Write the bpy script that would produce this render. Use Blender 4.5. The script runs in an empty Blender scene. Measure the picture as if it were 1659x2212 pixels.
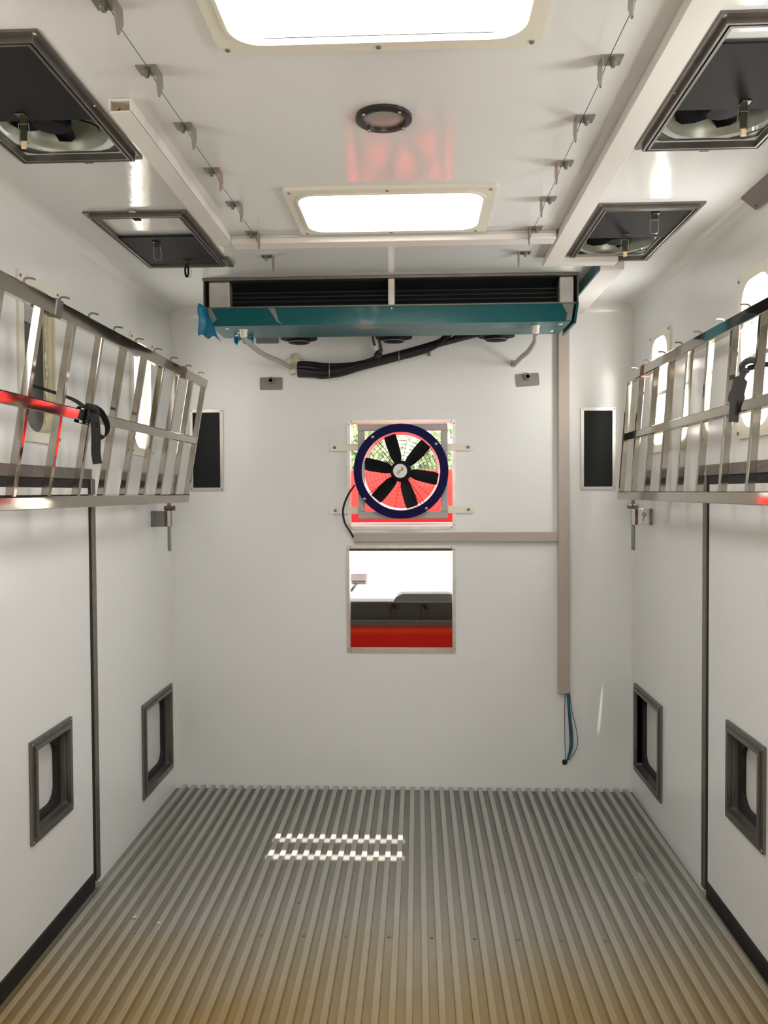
import bpy, bmesh, math, random
from mathutils import Vector, Matrix
random.seed(7)
S = bpy.context.scene
COL = S.collection
PI = math.pi

# ------------------------------------------------------------------ camera
cam_d = bpy.data.cameras.new('camera')
cam_d.sensor_fit = 'VERTICAL'
cam_d.sensor_height = 36.0
cam_d.lens = 36.0 * 1750.0 / 2212.0
cam_d.clip_start = 0.02
cam = bpy.data.objects.new('camera', cam_d)
COL.objects.link(cam)
yaw, pitch, roll = 0.0409258, 0.02545045, -0.00545687
fw = Vector((-math.sin(yaw)*math.cos(pitch), math.cos(yaw)*math.cos(pitch), -math.sin(pitch)))
rt0 = Vector((math.cos(yaw), math.sin(yaw), 0)); up0 = rt0.cross(fw)
rt = rt0*math.cos(roll) + up0*math.sin(roll); up = up0*math.cos(roll) - rt0*math.sin(roll)
M = Matrix((rt, up, -fw)).transposed().to_4x4()
M.translation = Vector((0.091, 0.0, 1.580))
cam.matrix_world = M
S.camera = cam

# ------------------------------------------------------------------ world, sun, daylight, exposure
world = bpy.data.worlds.new('hazy_sky'); S.world = world; world.use_nodes = True
bg = world.node_tree.nodes['Background']
bg.inputs['Color'].default_value = (1.0, 0.992, 0.97, 1)
bg.inputs['Strength'].default_value = 1.15
sun_d = bpy.data.lights.new('sun', 'SUN'); sun_d.energy = 7.5; sun_d.angle = 0.009; sun_d.color = (1, .97, .92)
sun = bpy.data.objects.new('sun', sun_d); COL.objects.link(sun)
sun.rotation_euler = Vector((-.285, .765, -2.62)).to_track_quat('-Z', 'Y').to_euler()
def area(name, loc, rot, sx, sy, power, color=(1, .99, .965)):
    d = bpy.data.lights.new(name, 'AREA'); d.shape = 'RECTANGLE'; d.size = sx; d.size_y = sy
    d.energy = power; d.color = color
    o = bpy.data.objects.new(name, d); COL.objects.link(o); o.location = loc; o.rotation_euler = rot
    return o
area('skylight_daylight', (.0075, 2.8125, 2.606), (0, 0, 0), .60, .36, 3.0)
area('skylight_daylight', (.0125, 1.52, 2.606), (0, 0, 0), .60, .44, 3.6)
for x_, ys_ in ((-1.236, (1.70, 3.8175)), (1.236, (1.70, 2.74, 3.805))):
    for y_ in ys_: area('window_daylight', (x_, y_, 2.037), (0, -math.pi/2 if x_ < 0 else math.pi/2, 0), .47, .215, 0.5 if x_ < 0 else 2.4)
S.view_settings.view_transform = 'Standard'
S.view_settings.look = 'None'
S.view_settings.gamma = 1.0
S.view_settings.use_curve_mapping = False
S.view_settings.exposure = 1.4

# ------------------------------------------------------------------ room numbers (metres)
W2, D, H = 1.22, 4.30, 2.55
RB = -1.0          # rear (open) end of the body
T = 0.06           # wall thickness (back, ceiling)
TS = 0.032         # side walls

# ------------------------------------------------------------------ materials
MATS = {}
def mat(name, col, rough=.5, metal=0.0, bump=0.0, bscale=60.0, var=0.0, vscale=6.0, spec=.5, coat=0.0, stretch=None):
    m = bpy.data.materials.new(name); m.use_nodes = True
    nt = m.node_tree; b = nt.nodes['Principled BSDF']
    b.inputs['Base Color'].default_value = (*col, 1); b.inputs['Roughness'].default_value = rough
    b.inputs['Metallic'].default_value = metal; b.inputs['Specular IOR Level'].default_value = spec
    b.inputs['Coat Weight'].default_value = coat
    tc = nt.nodes.new('ShaderNodeTexCoord'); src = tc.outputs['Object']
    if stretch:
        mp = nt.nodes.new('ShaderNodeMapping'); mp.inputs['Scale'].default_value = stretch
        nt.links.new(src, mp.inputs['Vector']); src = mp.outputs['Vector']
    if var:
        n = nt.nodes.new('ShaderNodeTexNoise'); n.inputs['Scale'].default_value = vscale; n.inputs['Detail'].default_value = 5
        nt.links.new(src, n.inputs['Vector'])
        r = nt.nodes.new('ShaderNodeValToRGB')
        lo = tuple(max(0, c*(1-var)) for c in col); hi = tuple(min(1, c*(1+var)) for c in col)
        r.color_ramp.elements[0].position = .3; r.color_ramp.elements[1].position = .7
        r.color_ramp.elements[0].color = (*lo, 1); r.color_ramp.elements[1].color = (*hi, 1)
        nt.links.new(n.outputs['Fac'], r.inputs['Fac']); nt.links.new(r.outputs['Color'], b.inputs['Base Color'])
    if bump:
        n = nt.nodes.new('ShaderNodeTexNoise'); n.inputs['Scale'].default_value = bscale; n.inputs['Detail'].default_value = 2
        nt.links.new(src, n.inputs['Vector'])
        bp = nt.nodes.new('ShaderNodeBump'); bp.inputs['Strength'].default_value = bump; bp.inputs['Distance'].default_value = .004
        nt.links.new(n.outputs['Fac'], bp.inputs['Height']); nt.links.new(bp.outputs['Normal'], b.inputs['Normal'])
    MATS[name] = m
    return m
mat('plywood', (.50, .44, .35), .5, var=.12, vscale=4)
mat('gelcoat', (.80, .80, .785), .20, bump=.12, bscale=45, var=.015, vscale=2.0)
mat('gelcoat_ceiling', (.79, .80, .80), .11, spec=.5, bump=.06, bscale=40, var=.015, vscale=2.0)
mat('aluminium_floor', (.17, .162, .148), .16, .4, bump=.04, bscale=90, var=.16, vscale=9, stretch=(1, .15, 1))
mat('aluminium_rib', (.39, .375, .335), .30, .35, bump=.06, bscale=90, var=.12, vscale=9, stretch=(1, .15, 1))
def floor_glow(name, y0, y1, col):
    """warm floor glow and groove reflections put into the colour, fading out raggedly towards the back wall"""
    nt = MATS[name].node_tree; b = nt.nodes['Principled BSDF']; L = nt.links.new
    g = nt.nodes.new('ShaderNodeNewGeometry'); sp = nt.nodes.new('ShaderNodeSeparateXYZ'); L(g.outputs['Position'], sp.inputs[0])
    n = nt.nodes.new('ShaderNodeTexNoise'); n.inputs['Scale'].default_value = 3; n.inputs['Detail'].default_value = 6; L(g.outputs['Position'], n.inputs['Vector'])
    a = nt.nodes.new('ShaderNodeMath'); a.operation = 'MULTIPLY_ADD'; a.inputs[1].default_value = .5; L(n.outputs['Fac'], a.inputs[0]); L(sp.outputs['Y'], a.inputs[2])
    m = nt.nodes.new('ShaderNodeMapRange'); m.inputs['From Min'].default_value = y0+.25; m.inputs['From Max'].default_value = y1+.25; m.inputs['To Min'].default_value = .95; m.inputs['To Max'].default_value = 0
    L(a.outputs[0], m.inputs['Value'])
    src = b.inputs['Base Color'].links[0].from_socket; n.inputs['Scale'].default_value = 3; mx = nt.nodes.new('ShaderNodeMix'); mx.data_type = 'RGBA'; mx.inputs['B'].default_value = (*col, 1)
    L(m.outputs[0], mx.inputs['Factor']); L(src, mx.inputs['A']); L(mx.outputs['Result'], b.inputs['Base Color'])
floor_glow('aluminium_floor', 3.0, 4.1, (.33, .315, .265))  # grooves paler towards the rear: their brighter reflection put into the colour
floor_glow('aluminium_rib', 2.15, 3.0, (.36, .225, .045)); floor_glow('aluminium_floor', 2.15, 3.0, (.36, .225, .045))  # warm light on the near floor put into the colour as ochre
mat('aluminium_frame', (.21, .195, .18), .42, .85, var=.1, vscale=20)
mat('aluminium_light', (.62, .59, .55), .35, .7, var=.08, vscale=20)
mat('aluminium_dark', (.20, .19, .175), .35, .8, var=.12, vscale=15)
mat('polished_steel', (.37, .335, .285), .07, .97, bump=.015, bscale=25)
mat('steel', (.36, .34, .31), .35, .9, var=.15, vscale=40)
mat('steel_dull', (.25, .24, .22), .5, .6, var=.15, vscale=40)
mat('rust', (.17, .10, .07), .7, .3, var=.4, vscale=60)
mat('black_plate', (.013, .015, .015), .6, spec=.2)
mat('charcoal_plate', (.014, .0145, .014), .6, var=.2, vscale=3, spec=.18)
mat('black_rubber', (.012, .011, .010), .6)
mat('black_cable', (.012, .012, .014), .45)
mat('coil_black', (.004, .0045, .006), .7, spec=.2)
mat('coil_tube', (.05, .052, .06), .4, .5)
mat('black_fan', (.007, .007, .010), .55, spec=.12)
mat('cream_plastic', (.80, .77, .67), .35)
mat('cream_reveal', (.78, .72, .52), .5)
mat('white_plastic', (.80, .77, .74), .4)
mat('beige_trunk', (.44, .375, .33), .45)
mat('beige_inside', (.55, .40, .24), .7)
mat('navy', (.006, .005, .055), .6, spec=.12)
mat('duct_silver', (.86, .83, .85), .3, .0)
mat('grey_frame', (.42, .40, .39), .5)
mat('label_white', (.75, .74, .72), .5)
mat('label_orange', (.62, .22, .06), .5)
mat('label_ink', (.03, .03, .03), .6)
mat('grey_hose', (.40, .38, .37), .5)
mat('foam', (.62, .58, .42), .9, bump=1.0, bscale=70, var=.35, vscale=45)
mat('grey_plate', (.25, .235, .225), .5, .4)
mat('black_hole', (.004, .004, .004), .9)
mat('wire_blue', (.02, .09, .20), .5)
mat('wire_teal', (.01, .12, .12), .5)
mat('film_loose', (.0, .17, .33), .3, bump=.5, bscale=30)
mat('lens', (.34, .31, .30), .2)
mat('lamp_bezel', (.045, .042, .045), .3, .5)
mat('fan_duct_grey', (.33, .35, .29), .35, .4)
mat('latch', (.10, .10, .07), .35, .7)
mat('latch_glint', (.80, .62, .38), .4)
mat('webbing', (.012, .012, .012), .75, bump=.5, bscale=300)
mat('webbing_grey', (.06, .058, .06), .75, bump=.5, bscale=300)
mat('vent_white', (.70, .69, .67), .4, var=.03, vscale=30)
MATS['vent_white'].node_tree.nodes['Principled BSDF'].inputs['Transmission Weight'].default_value = .0
mat('vent_liner', (.17, .155, .14), .4, .5)
mat('shutter_grey', (.12, .13, .12), .5)
mat('cab_red', (.50, .008, .005), .5, spec=.08)
mat('cab_dark', (.014, .016, .015), .5)
mat('cab_trim', (.05, .045, .035), .5)
mat('cab_grey', (.18, .18, .19), .35)
mat('cab_light', (.75, .75, .75), .4)
mat('leaf_green', (.36, .46, .26), .6, var=.45, vscale=2)
mat('bark', (.12, .08, .05), .9)
mat('concrete', (.50, .46, .40), .9, var=.1, vscale=2)
mat('crumb', (.62, .58, .48), .9)
mat('body_outer', (.7, .7, .7), .4)
mat('glass_clear', (1, 1, 1))
nt = MATS['glass_clear'].node_tree; nt.nodes.clear()
_o = nt.nodes.new('ShaderNodeOutputMaterial'); _m = nt.nodes.new('ShaderNodeMixShader'); _t = nt.nodes.new('ShaderNodeBsdfTransparent')
_g = nt.nodes.new('ShaderNodeBsdfGlossy'); _g.inputs['Roughness'].default_value = .02; _f = nt.nodes.new('ShaderNodeLayerWeight'); _p = nt.nodes.new('ShaderNodeMath'); _p.operation = 'POWER'; _p.inputs[1].default_value = 5
_q = nt.nodes.new('ShaderNodeMath'); _q.operation = 'MULTIPLY_ADD'; _q.inputs[1].default_value = .5; _q.inputs[2].default_value = .015
nt.links.new(_f.outputs['Facing'], _p.inputs[0]); nt.links.new(_p.outputs[0], _q.inputs[0]); nt.links.new(_q.outputs[0], _m.inputs[0]); nt.links.new(_t.outputs[0], _m.inputs[1]); nt.links.new(_g.outputs[0], _m.inputs[2]); nt.links.new(_m.outputs[0], _o.inputs[0])
mat('frosted', (1, 1, 1))
nt = MATS['frosted'].node_tree; nt.nodes.clear()
_o = nt.nodes.new('ShaderNodeOutputMaterial'); _m = nt.nodes.new('ShaderNodeMixShader'); _t = nt.nodes.new('ShaderNodeBsdfTranslucent'); _d = nt.nodes.new('ShaderNodeBsdfDiffuse')
_t.inputs[0].default_value = (.95, .95, .93, 1); _d.inputs[0].default_value = (.85, .85, .84, 1); _m.inputs[0].default_value = .35
nt.links.new(_t.outputs[0], _m.inputs[1]); nt.links.new(_d.outputs[0], _m.inputs[2]); nt.links.new(_m.outputs[0], _o.inputs[0])
# teal protective film torn off in patches from bare sheet metal
mat('film_teal', (.006, .10, .125), .28, spec=.3)
nt = MATS['film_teal'].node_tree; b = nt.nodes['Principled BSDF']
tc = nt.nodes.new('ShaderNodeTexCoord'); n = nt.nodes.new('ShaderNodeTexNoise'); n.inputs['Scale'].default_value = 3.2; n.inputs['Detail'].default_value = 6
r = nt.nodes.new('ShaderNodeValToRGB'); e = r.color_ramp.elements
e[0].position = .0; e[0].color = (.003, .075, .115, 1); e[1].position = .62; e[1].color = (.006, .105, .115, 1)
x = e.new(.66); x.color = (.03, .13, .14, 1); x = e.new(.70); x.color = (.22, .21, .21, 1)
nt.links.new(tc.outputs['Object'], n.inputs['Vector']); nt.links.new(n.outputs['Fac'], r.inputs['Fac']); nt.links.new(r.outputs['Color'], b.inputs['Base Color'])
n2 = nt.nodes.new('ShaderNodeTexNoise'); n2.inputs['Scale'].default_value = 14; bp = nt.nodes.new('ShaderNodeBump'); bp.inputs['Strength'].default_value = .25; bp.inputs['Distance'].default_value = .01
nt.links.new(tc.outputs['Object'], n2.inputs['Vector']); nt.links.new(n2.outputs['Fac'], bp.inputs['Height']); nt.links.new(bp.outputs['Normal'], b.inputs['Normal'])

# ------------------------------------------------------------------ mesh helpers
class MB:
    def __init__(s): s.v = []; s.f = []; s.sm = []
    def add(s, vs, fs, smooth=False):
        o = len(s.v); s.v += [tuple(v) for v in vs]
        for f in fs: s.f.append(tuple(i+o for i in f)); s.sm.append(smooth)
        return s
    def box(s, a, b, P=None):
        (x0, y0, z0), (x1, y1, z1) = a, b
        vs = [(x0,y0,z0),(x1,y0,z0),(x1,y1,z0),(x0,y1,z0),(x0,y0,z1),(x1,y0,z1),(x1,y1,z1),(x0,y1,z1)]
        if P: vs = [P(*v) for v in vs]
        return s.add(vs, [(0,3,2,1),(4,5,6,7),(0,1,5,4),(1,2,6,5),(2,3,7,6),(3,0,4,7)])
    def bbox(s, a, b, c=.003, P=None):
        """box with chamfered edges"""
        bm = bmesh.new(); bmesh.ops.create_cube(bm, size=1)
        sz = Vector([b[i]-a[i] for i in range(3)]); ce = Vector([(a[i]+b[i])/2 for i in range(3)])
        for v in bm.verts: v.co = Vector([v.co[i]*sz[i] for i in range(3)]) + ce
        c = min(c, min(abs(q) for q in sz)*.4)
        bmesh.ops.bevel(bm, geom=bm.edges[:], offset=c, segments=1, affect='EDGES')
        bm.verts.index_update()
        vs = [P(*v.co) if P else v.co[:] for v in bm.verts]
        s.add(vs, [tuple(v.index for v in f.verts) for f in bm.faces]); bm.free(); return s
    def tube(s, pts, r, n=8, closed=False, cap=True, sq=None):
        pts = [Vector(p) for p in pts]; m = len(pts); rings = []
        prev = None
        for i, p in enumerate(pts):
            if closed: t = pts[(i+1) % m] - pts[i-1]
            else: t = pts[min(i+1, m-1)] - pts[max(i-1, 0)]
            t.normalize()
            if prev is None:
                a = Vector((0,0,1)) if abs(t.z) < .9 else Vector((1,0,0))
                u = t.cross(a).normalized()
            else:
                u = (prev - t*prev.dot(t)).normalized()
            prev = u; w = t.cross(u)
            rr = r[i] if isinstance(r, (list, tuple)) else r
            if sq: rings.append([p + u*(a*sq[0]) + w*(b*sq[1]) for a, b in ((-1,-1),(1,-1),(1,1),(-1,1))])
            else: rings.append([p + (u*math.cos(2*PI*k/n) + w*math.sin(2*PI*k/n))*rr for k in range(n)])
        nn = 4 if sq else n
        vs = [q for ring in rings for q in ring]; fs = []
        for i in range(m if closed else m-1):
            j = (i+1) % m
            for k in range(nn): fs.append((i*nn+k, i*nn+(k+1)%nn, j*nn+(k+1)%nn, j*nn+k))
        s.add(vs, fs, not sq)
        if cap and not closed:
            s.add(rings[0], [tuple(range(nn))[::-1]]); s.add(rings[-1], [tuple(range(nn))])
        return s
    def cyl(s, p0, p1, r0, r1=None, n=20):
        return s.tube([p0, p1], [r0, r0 if r1 is None else r1], n)
    def lathe(s, prof, c, ax='y', n=32, closed=False):
        """profile of (radius, distance along the axis) about centre c"""
        vs = []; m = len(prof)
        for r, h in prof:
            for k in range(n):
                a = 2*PI*k/n; p, q = r*math.cos(a), r*math.sin(a)
                vs.append({'y': (c[0]+p, c[1]+h, c[2]+q), 'z': (c[0]+p, c[1]+q, c[2]+h), 'x': (c[0]+h, c[1]+p, c[2]+q)}[ax])
        fs = []
        for i in range(m if closed else m-1):
            j = (i+1) % m
            for k in range(n): fs.append((i*n+k, i*n+(k+1)%n, j*n+(k+1)%n, j*n+k))
        s.add(vs, fs, True)
        if not closed:
            if prof[0][0] > 1e-6: s.add(vs[:n], [tuple(range(n))])
            if prof[-1][0] > 1e-6: s.add(vs[-n:], [tuple(range(n))])
        return s
    def ring(s, lo, li, w0, w1, P):
        """flat ring between an outer and an inner loop of equal length, from w0 to w1"""
        n = len(lo); vs = [P(u, v, w0) for u, v in lo] + [P(u, v, w0) for u, v in li] + [P(u, v, w1) for u, v in lo] + [P(u, v, w1) for u, v in li]
        fs = []
        for k in range(n):
            j = (k+1) % n
            fs += [(k, j, n+j, n+k), (2*n+k, 3*n+k, 3*n+j, 2*n+j), (k, 2*n+k, 2*n+j, j), (n+k, n+j, 3*n+j, 3*n+k)]
        return s.add(vs, fs)
    def plate(s, loop, w0, w1, P):
        n = len(loop); vs = [P(u, v, w0) for u, v in loop] + [P(u, v, w1) for u, v in loop]
        fs = [tuple(range(n))[::-1], tuple(range(n, 2*n))] + [(k, (k+1)%n, n+(k+1)%n, n+k) for k in range(n)]
        return s.add(vs, fs)
    def slab(s, us, vs_, holes, w0, w1, P):
        """rectangular slab with rectangular holes"""
        U = sorted(set(list(us) + [h[i] for h in holes for i in (0, 1)])); V = sorted(set(list(vs_) + [h[i] for h in holes for i in (2, 3)]))
        def solid(i, j):
            if i < 0 or j < 0 or i >= len(U)-1 or j >= len(V)-1: return False
            cu, cv = (U[i]+U[i+1])/2, (V[j]+V[j+1])/2
            return not any(h[0] < cu < h[1] and h[2] < cv < h[3] for h in holes)
        idx = {}
        vv = []
        def vid(i, j, k):
            if (i, j, k) not in idx: idx[(i, j, k)] = len(vv); vv.append(P(U[i], V[j], (w0, w1)[k]))
            return idx[(i, j, k)]
        fs = []
        for i in range(len(U)-1):
            for j in range(len(V)-1):
                if not solid(i, j): continue
                for k in (0, 1): fs.append((vid(i,j,k), vid(i+1,j,k), vid(i+1,j+1,k), vid(i,j+1,k)))
                for di, dj, e in ((-1,0,((i,j),(i,j+1))), (1,0,((i+1,j),(i+1,j+1))), (0,-1,((i,j),(i+1,j))), (0,1,((i,j+1),(i+1,j+1)))):
                    if not solid(i+di, j+dj): fs.append((vid(*e[0],0), vid(*e[1],0), vid(*e[1],1), vid(*e[0],1)))
        return s.add(vv, fs)
    def ribbon(s, pts, wdir, w, t):
        """flat strap along pts, width w along wdir, thickness t"""
        pts = [Vector(p) for p in pts]; m = len(pts); vs = []
        for i, p in enumerate(pts):
            tg = (pts[min(i+1, m-1)] - pts[max(i-1, 0)]).normalized()
            wd = Vector(wdir[i] if isinstance(wdir, list) else wdir); wd = (wd - tg*wd.dot(tg)).normalized(); nn = tg.cross(wd)
            ww = w[i] if isinstance(w, list) else w
            vs += [p+wd*ww/2+nn*t/2, p-wd*ww/2+nn*t/2, p-wd*ww/2-nn*t/2, p+wd*ww/2-nn*t/2]
        fs = [(0,1,2,3), tuple(4*(m-1)+k for k in (3,2,1,0))]
        for i in range(m-1):
            for k in range(4): fs.append((4*i+k, 4*i+(k+1)%4, 4*i+4+(k+1)%4, 4*i+4+k))
        return s.add(vs, fs)

def rr(u0, u1, v0, v1, r, n=6):
    """rounded rectangle loop"""
    out = []
    for cu, cv, a in ((u1-r, v1-r, 0), (u0+r, v1-r, 90), (u0+r, v0+r, 180), (u1-r, v0+r, 270)):
        for k in range(n+1):
            t = math.radians(a + 90*k/n); out.append((cu+r*math.cos(t), cv+r*math.sin(t)))
    return out
OFF = {}
def obj(name, mb, m, parent=None):
    me = bpy.data.meshes.new(name)
    off = OFF.get(parent.name, Vector()) if parent else Vector()
    me.from_pydata([Vector(v)-off for v in mb.v], [], mb.f)
    for p, sm in zip(me.polygons, mb.sm): p.use_smooth = sm
    bm = bmesh.new(); bm.from_mesh(me); bmesh.ops.recalc_face_normals(bm, faces=bm.faces); bm.to_mesh(me); bm.free()
    if any(mb.sm): me.set_sharp_from_angle(angle=math.radians(38))
    me.materials.append(MATS[m])
    o = bpy.data.objects.new(name, me); COL.objects.link(o)
    if parent: o.parent = parent
    OFF[o.name] = off
    return o
def tag(o, label, cat, group=None):
    o['label'] = label; o['category'] = cat
    if group: o['group'] = group
    return o
def thing(name, label, cat, loc, group=None):
    o = bpy.data.objects.new(name, None); COL.objects.link(o); o.location = loc; o.empty_display_size = .05
    OFF[o.name] = Vector(loc)
    return tag(o, label, cat, group)
def struct(name, mb, m):
    o = obj(name, mb, m); o['kind'] = 'structure'; return o
def sempty(name, loc):
    o = bpy.data.objects.new(name, None); COL.objects.link(o); o.location = loc; o.empty_display_size = .05
    OFF[o.name] = Vector(loc); o['kind'] = 'structure'; return o
def dup(root, loc, label, group=None):
    r_ = root.copy(); COL.objects.link(r_); r_.location = loc; r_['label'] = label
    if group: r_['group'] = group
    for c in list(root.children):
        d = c.copy(); COL.objects.link(d); d.parent = r_
        for g in c.children:
            h = g.copy(); COL.objects.link(h); h.parent = d
    return r_
def again(part, parent, dv, name=None):
    """another part sharing the mesh of `part`, moved by dv"""
    o = bpy.data.objects.new(name or part.name.split('.')[0], part.data); COL.objects.link(o); o.parent = parent
    o.location = Vector(part.location) + Vector(dv); OFF[o.name] = OFF[part.name]
    return o
def arc(c, r, a0, a1, n, f):
    return [f(c[0]+r*math.cos(math.radians(a0+(a1-a0)*k/n)), c[1]+r*math.sin(math.radians(a0+(a1-a0)*k/n))) for k in range(n+1)]
def smooth_path(pts, n=6):
    """Catmull-Rom through pts"""
    P = [Vector(p) for p in pts]; P = [P[0]*2-P[1]] + P + [P[-1]*2-P[-2]]; out = []
    for i in range(1, len(P)-2):
        for k in range(n):
            t = k/n; a, b, c, d = P[i-1:i+3]
            out.append(.5*((2*b)+(c-a)*t+(2*a-5*b+4*c-d)*t*t+(3*b-a-3*c+d)*t**3))
    return out + [P[-2]]

PL = lambda u, v, w: (-W2+w, u, v)      # on the left wall: u = y, v = z, w into the room
PR = lambda u, v, w: (W2-w, u, v)
PB = lambda u, v, w: (u, D-w, v)        # on the back wall: u = x, v = z
PC = lambda u, v, w: (u, v, H-w)        # on the ceiling: u = x, v = y, w downwards
PF = lambda u, v, w: (u, v, w)
SIDE = {'left': PL, 'right': PR}

# ------------------------------------------------------------------ shell
DOOR = (1.2, 3.245, -.02, 1.675)
WIN = {'left': [(2.62, 2.92), (3.665, 3.97), (1.55, 1.85)], 'right': [(2.59, 2.89), (3.655, 3.955), (1.55, 1.85)]}
for side in ('left', 'right'):
    P = SIDE[side]
    holes = [DOOR, (3.795, 4.195, .15, .545)]
    for a, b in WIN[side]: holes.append((a+.03, b-.03, 1.785, 2.29))
    struct('wall_'+side, MB().slab((RB, D+T), (-.02, H+T), holes, -TS, 0, P), 'gelcoat')
wb = struct('wall_back', MB().slab((-W2, W2), (-.02, H+T), [(-.270, .286, 1.388, 1.950), (-.278, .284, .728, 1.284)], -T, 0, PB), 'gelcoat')
FANH = [(-1.03, -.73, 3.11, 3.41), (.74, 1.03, 3.12, 3.42), (-1.03, -.73, 2.03, 2.31), (.745, 1.035, 2.04, 2.32)]
struct('ceiling', MB().slab((-W2, W2), (RB, D), FANH + [(-.302, .317, 2.625, 3.000), (-.302, .327, 1.290, 1.750)], -T, 0, PC), 'gelcoat_ceiling')
struct('wall_rear', MB().slab((-W2-TS, W2+TS), (-.07, H+T), [(-.55, .95, 1.02, 2.30)], RB-.05, RB, lambda u, v, w: (u, w, v)), 'plywood')  # unseen rear wall; its opening is added to light the back wall
# soft coves between walls and ceiling, thin sealant line down the back corners
R = .055
def cove(name, f):
    n = 6; L = [(R-R*math.cos(math.radians(90*k/n)), R-R*math.sin(math.radians(90*k/n))) for k in range(n+1)]
    loop = [(0, 0)] + [(a, b) for a, b in [(R*(1-math.sin(math.radians(90*k/n))), R*(1-math.cos(math.radians(90*k/n)))) for k in range(n+1)]]
    m = len(loop); vs = [f(a, b, 0) for a, b in loop] + [f(a, b, 1) for a, b in loop]
    fs = [tuple(range(m)), tuple(range(m, 2*m))[::-1]] + [(k, (k+1)%m, m+(k+1)%m, m+k) for k in range(m)]
    mb = MB(); mb.add(vs, fs); struct(name, mb, 'gelcoat')
cove('trim_1', lambda a, b, t: (-W2+a, RB+t*(D-RB), H-b))
cove('trim_2', lambda a, b, t: (W2-a, RB+t*(D-RB), H-b))
cove('trim_3', lambda a, b, t: (-W2+t*2*W2, D-a, H-b))
struct('trim_4', MB().box((-W2, D-.006, 0), (-W2+.006, D, H-R)), 'cream_plastic')
struct('trim_5', MB().box((W2-.006, D-.006, 0), (W2, D, H-R)), 'cream_plastic')

# floor: extruded aluminium ribs on a base sheet
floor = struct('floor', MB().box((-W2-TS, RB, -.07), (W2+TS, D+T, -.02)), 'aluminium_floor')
pitch_, x0 = .0512, -1.2208
def rib_mb(x):
    a, b = .0103, .0125; pr = [(-b, -.02), (b, -.02), (a+.001, -.0015), (a-.0015, 0), (-a+.0015, 0), (-a-.001, -.0015)]
    vs = [(x+u, RB, z) for u, z in pr] + [(x+u, D-.001, z) for u, z in pr]; n = 6
    return MB().add(vs, [tuple(range(n)), tuple(range(n, 2*n))[::-1]] + [(k, (k+1)%n, n+(k+1)%n, n+k) for k in range(n)])
xs = [x0+pitch_*k for k in range(49) if abs(x0+pitch_*k) < W2-.011]
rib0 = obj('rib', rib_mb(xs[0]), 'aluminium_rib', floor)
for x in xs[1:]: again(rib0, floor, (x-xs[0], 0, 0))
scr = None
def groove_x(x): return min((q+pitch_/2 for q in xs), key=lambda g: abs(g-x))
spots = [(groove_x(-.026+.1536*k), 2.865) for k in range(-7, 8)] + [(groove_x(-.806+.1536*k), 4.245) for k in range(-2, 13)] \
      + [(groove_x(.47), 3.86), (groove_x(-.49), 3.79), (groove_x(-.386), 3.10)]
for x, y in spots:
    if abs(x) > 1.18: continue
    if scr is None: scr = obj('screw', MB().lathe([(.0062, 0), (.006, .002), (.0035, .0035), (0, .0038)], (x, y, -.02), 'z', 10), 'steel_dull', floor); sx = (x, y)
    else: again(scr, floor, (x-sx[0], y-sx[1], 0))

# ------------------------------------------------------------------ side doors with black seals
for i, side in enumerate(('left', 'right')):
    P = SIDE[side]; d = sempty('door_%d' % (i+1), P(2.2, 0, 0))
    obj('door_leaf', MB().slab((1.2, 3.18), (.05, 1.60), [(2.69, 2.95, .42, .71)], -TS, 0, P), 'gelcoat', d)
    obj('seal', MB().bbox((3.176, -.03, -T), (3.206, 1.601, -.002), .004, P), 'black_rubber', d)
    obj('seal', MB().bbox((1.2, -.030, -T), (3.19, .052, .004), .006, P), 'black_rubber', d)
    obj('seal', MB().bbox((1.2, 1.598, -T), (3.206, 1.636, -.002), .004, P), 'black_rubber', d)
    obj('jamb_strip', MB().bbox((3.206, 0, -T), (3.246, 1.637, .004), .003, P), 'aluminium_frame', d)
    obj('head_strip', MB().bbox((1.2, 1.634, -T), (3.212, 1.676, .006), .003, P), 'aluminium_frame', d)
    obj('head_infill', MB().box((3.206, 1.635, -T), (3.2455, 1.6755, -.001), P), 'gelcoat', d)
    s0 = None
    for k in range(7):
        y = 3.19-.12*k
        if s0 is None: s0 = obj('screw', MB().lathe([(.005, 0), (.004, .003 if side == 'left' else -.003), (0, .004 if side == 'left' else -.004)], P(y, 1.656, .006), 'x', 10), 'steel', d)
        else: again(s0, d, (0, -.12*k, 0))

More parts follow.
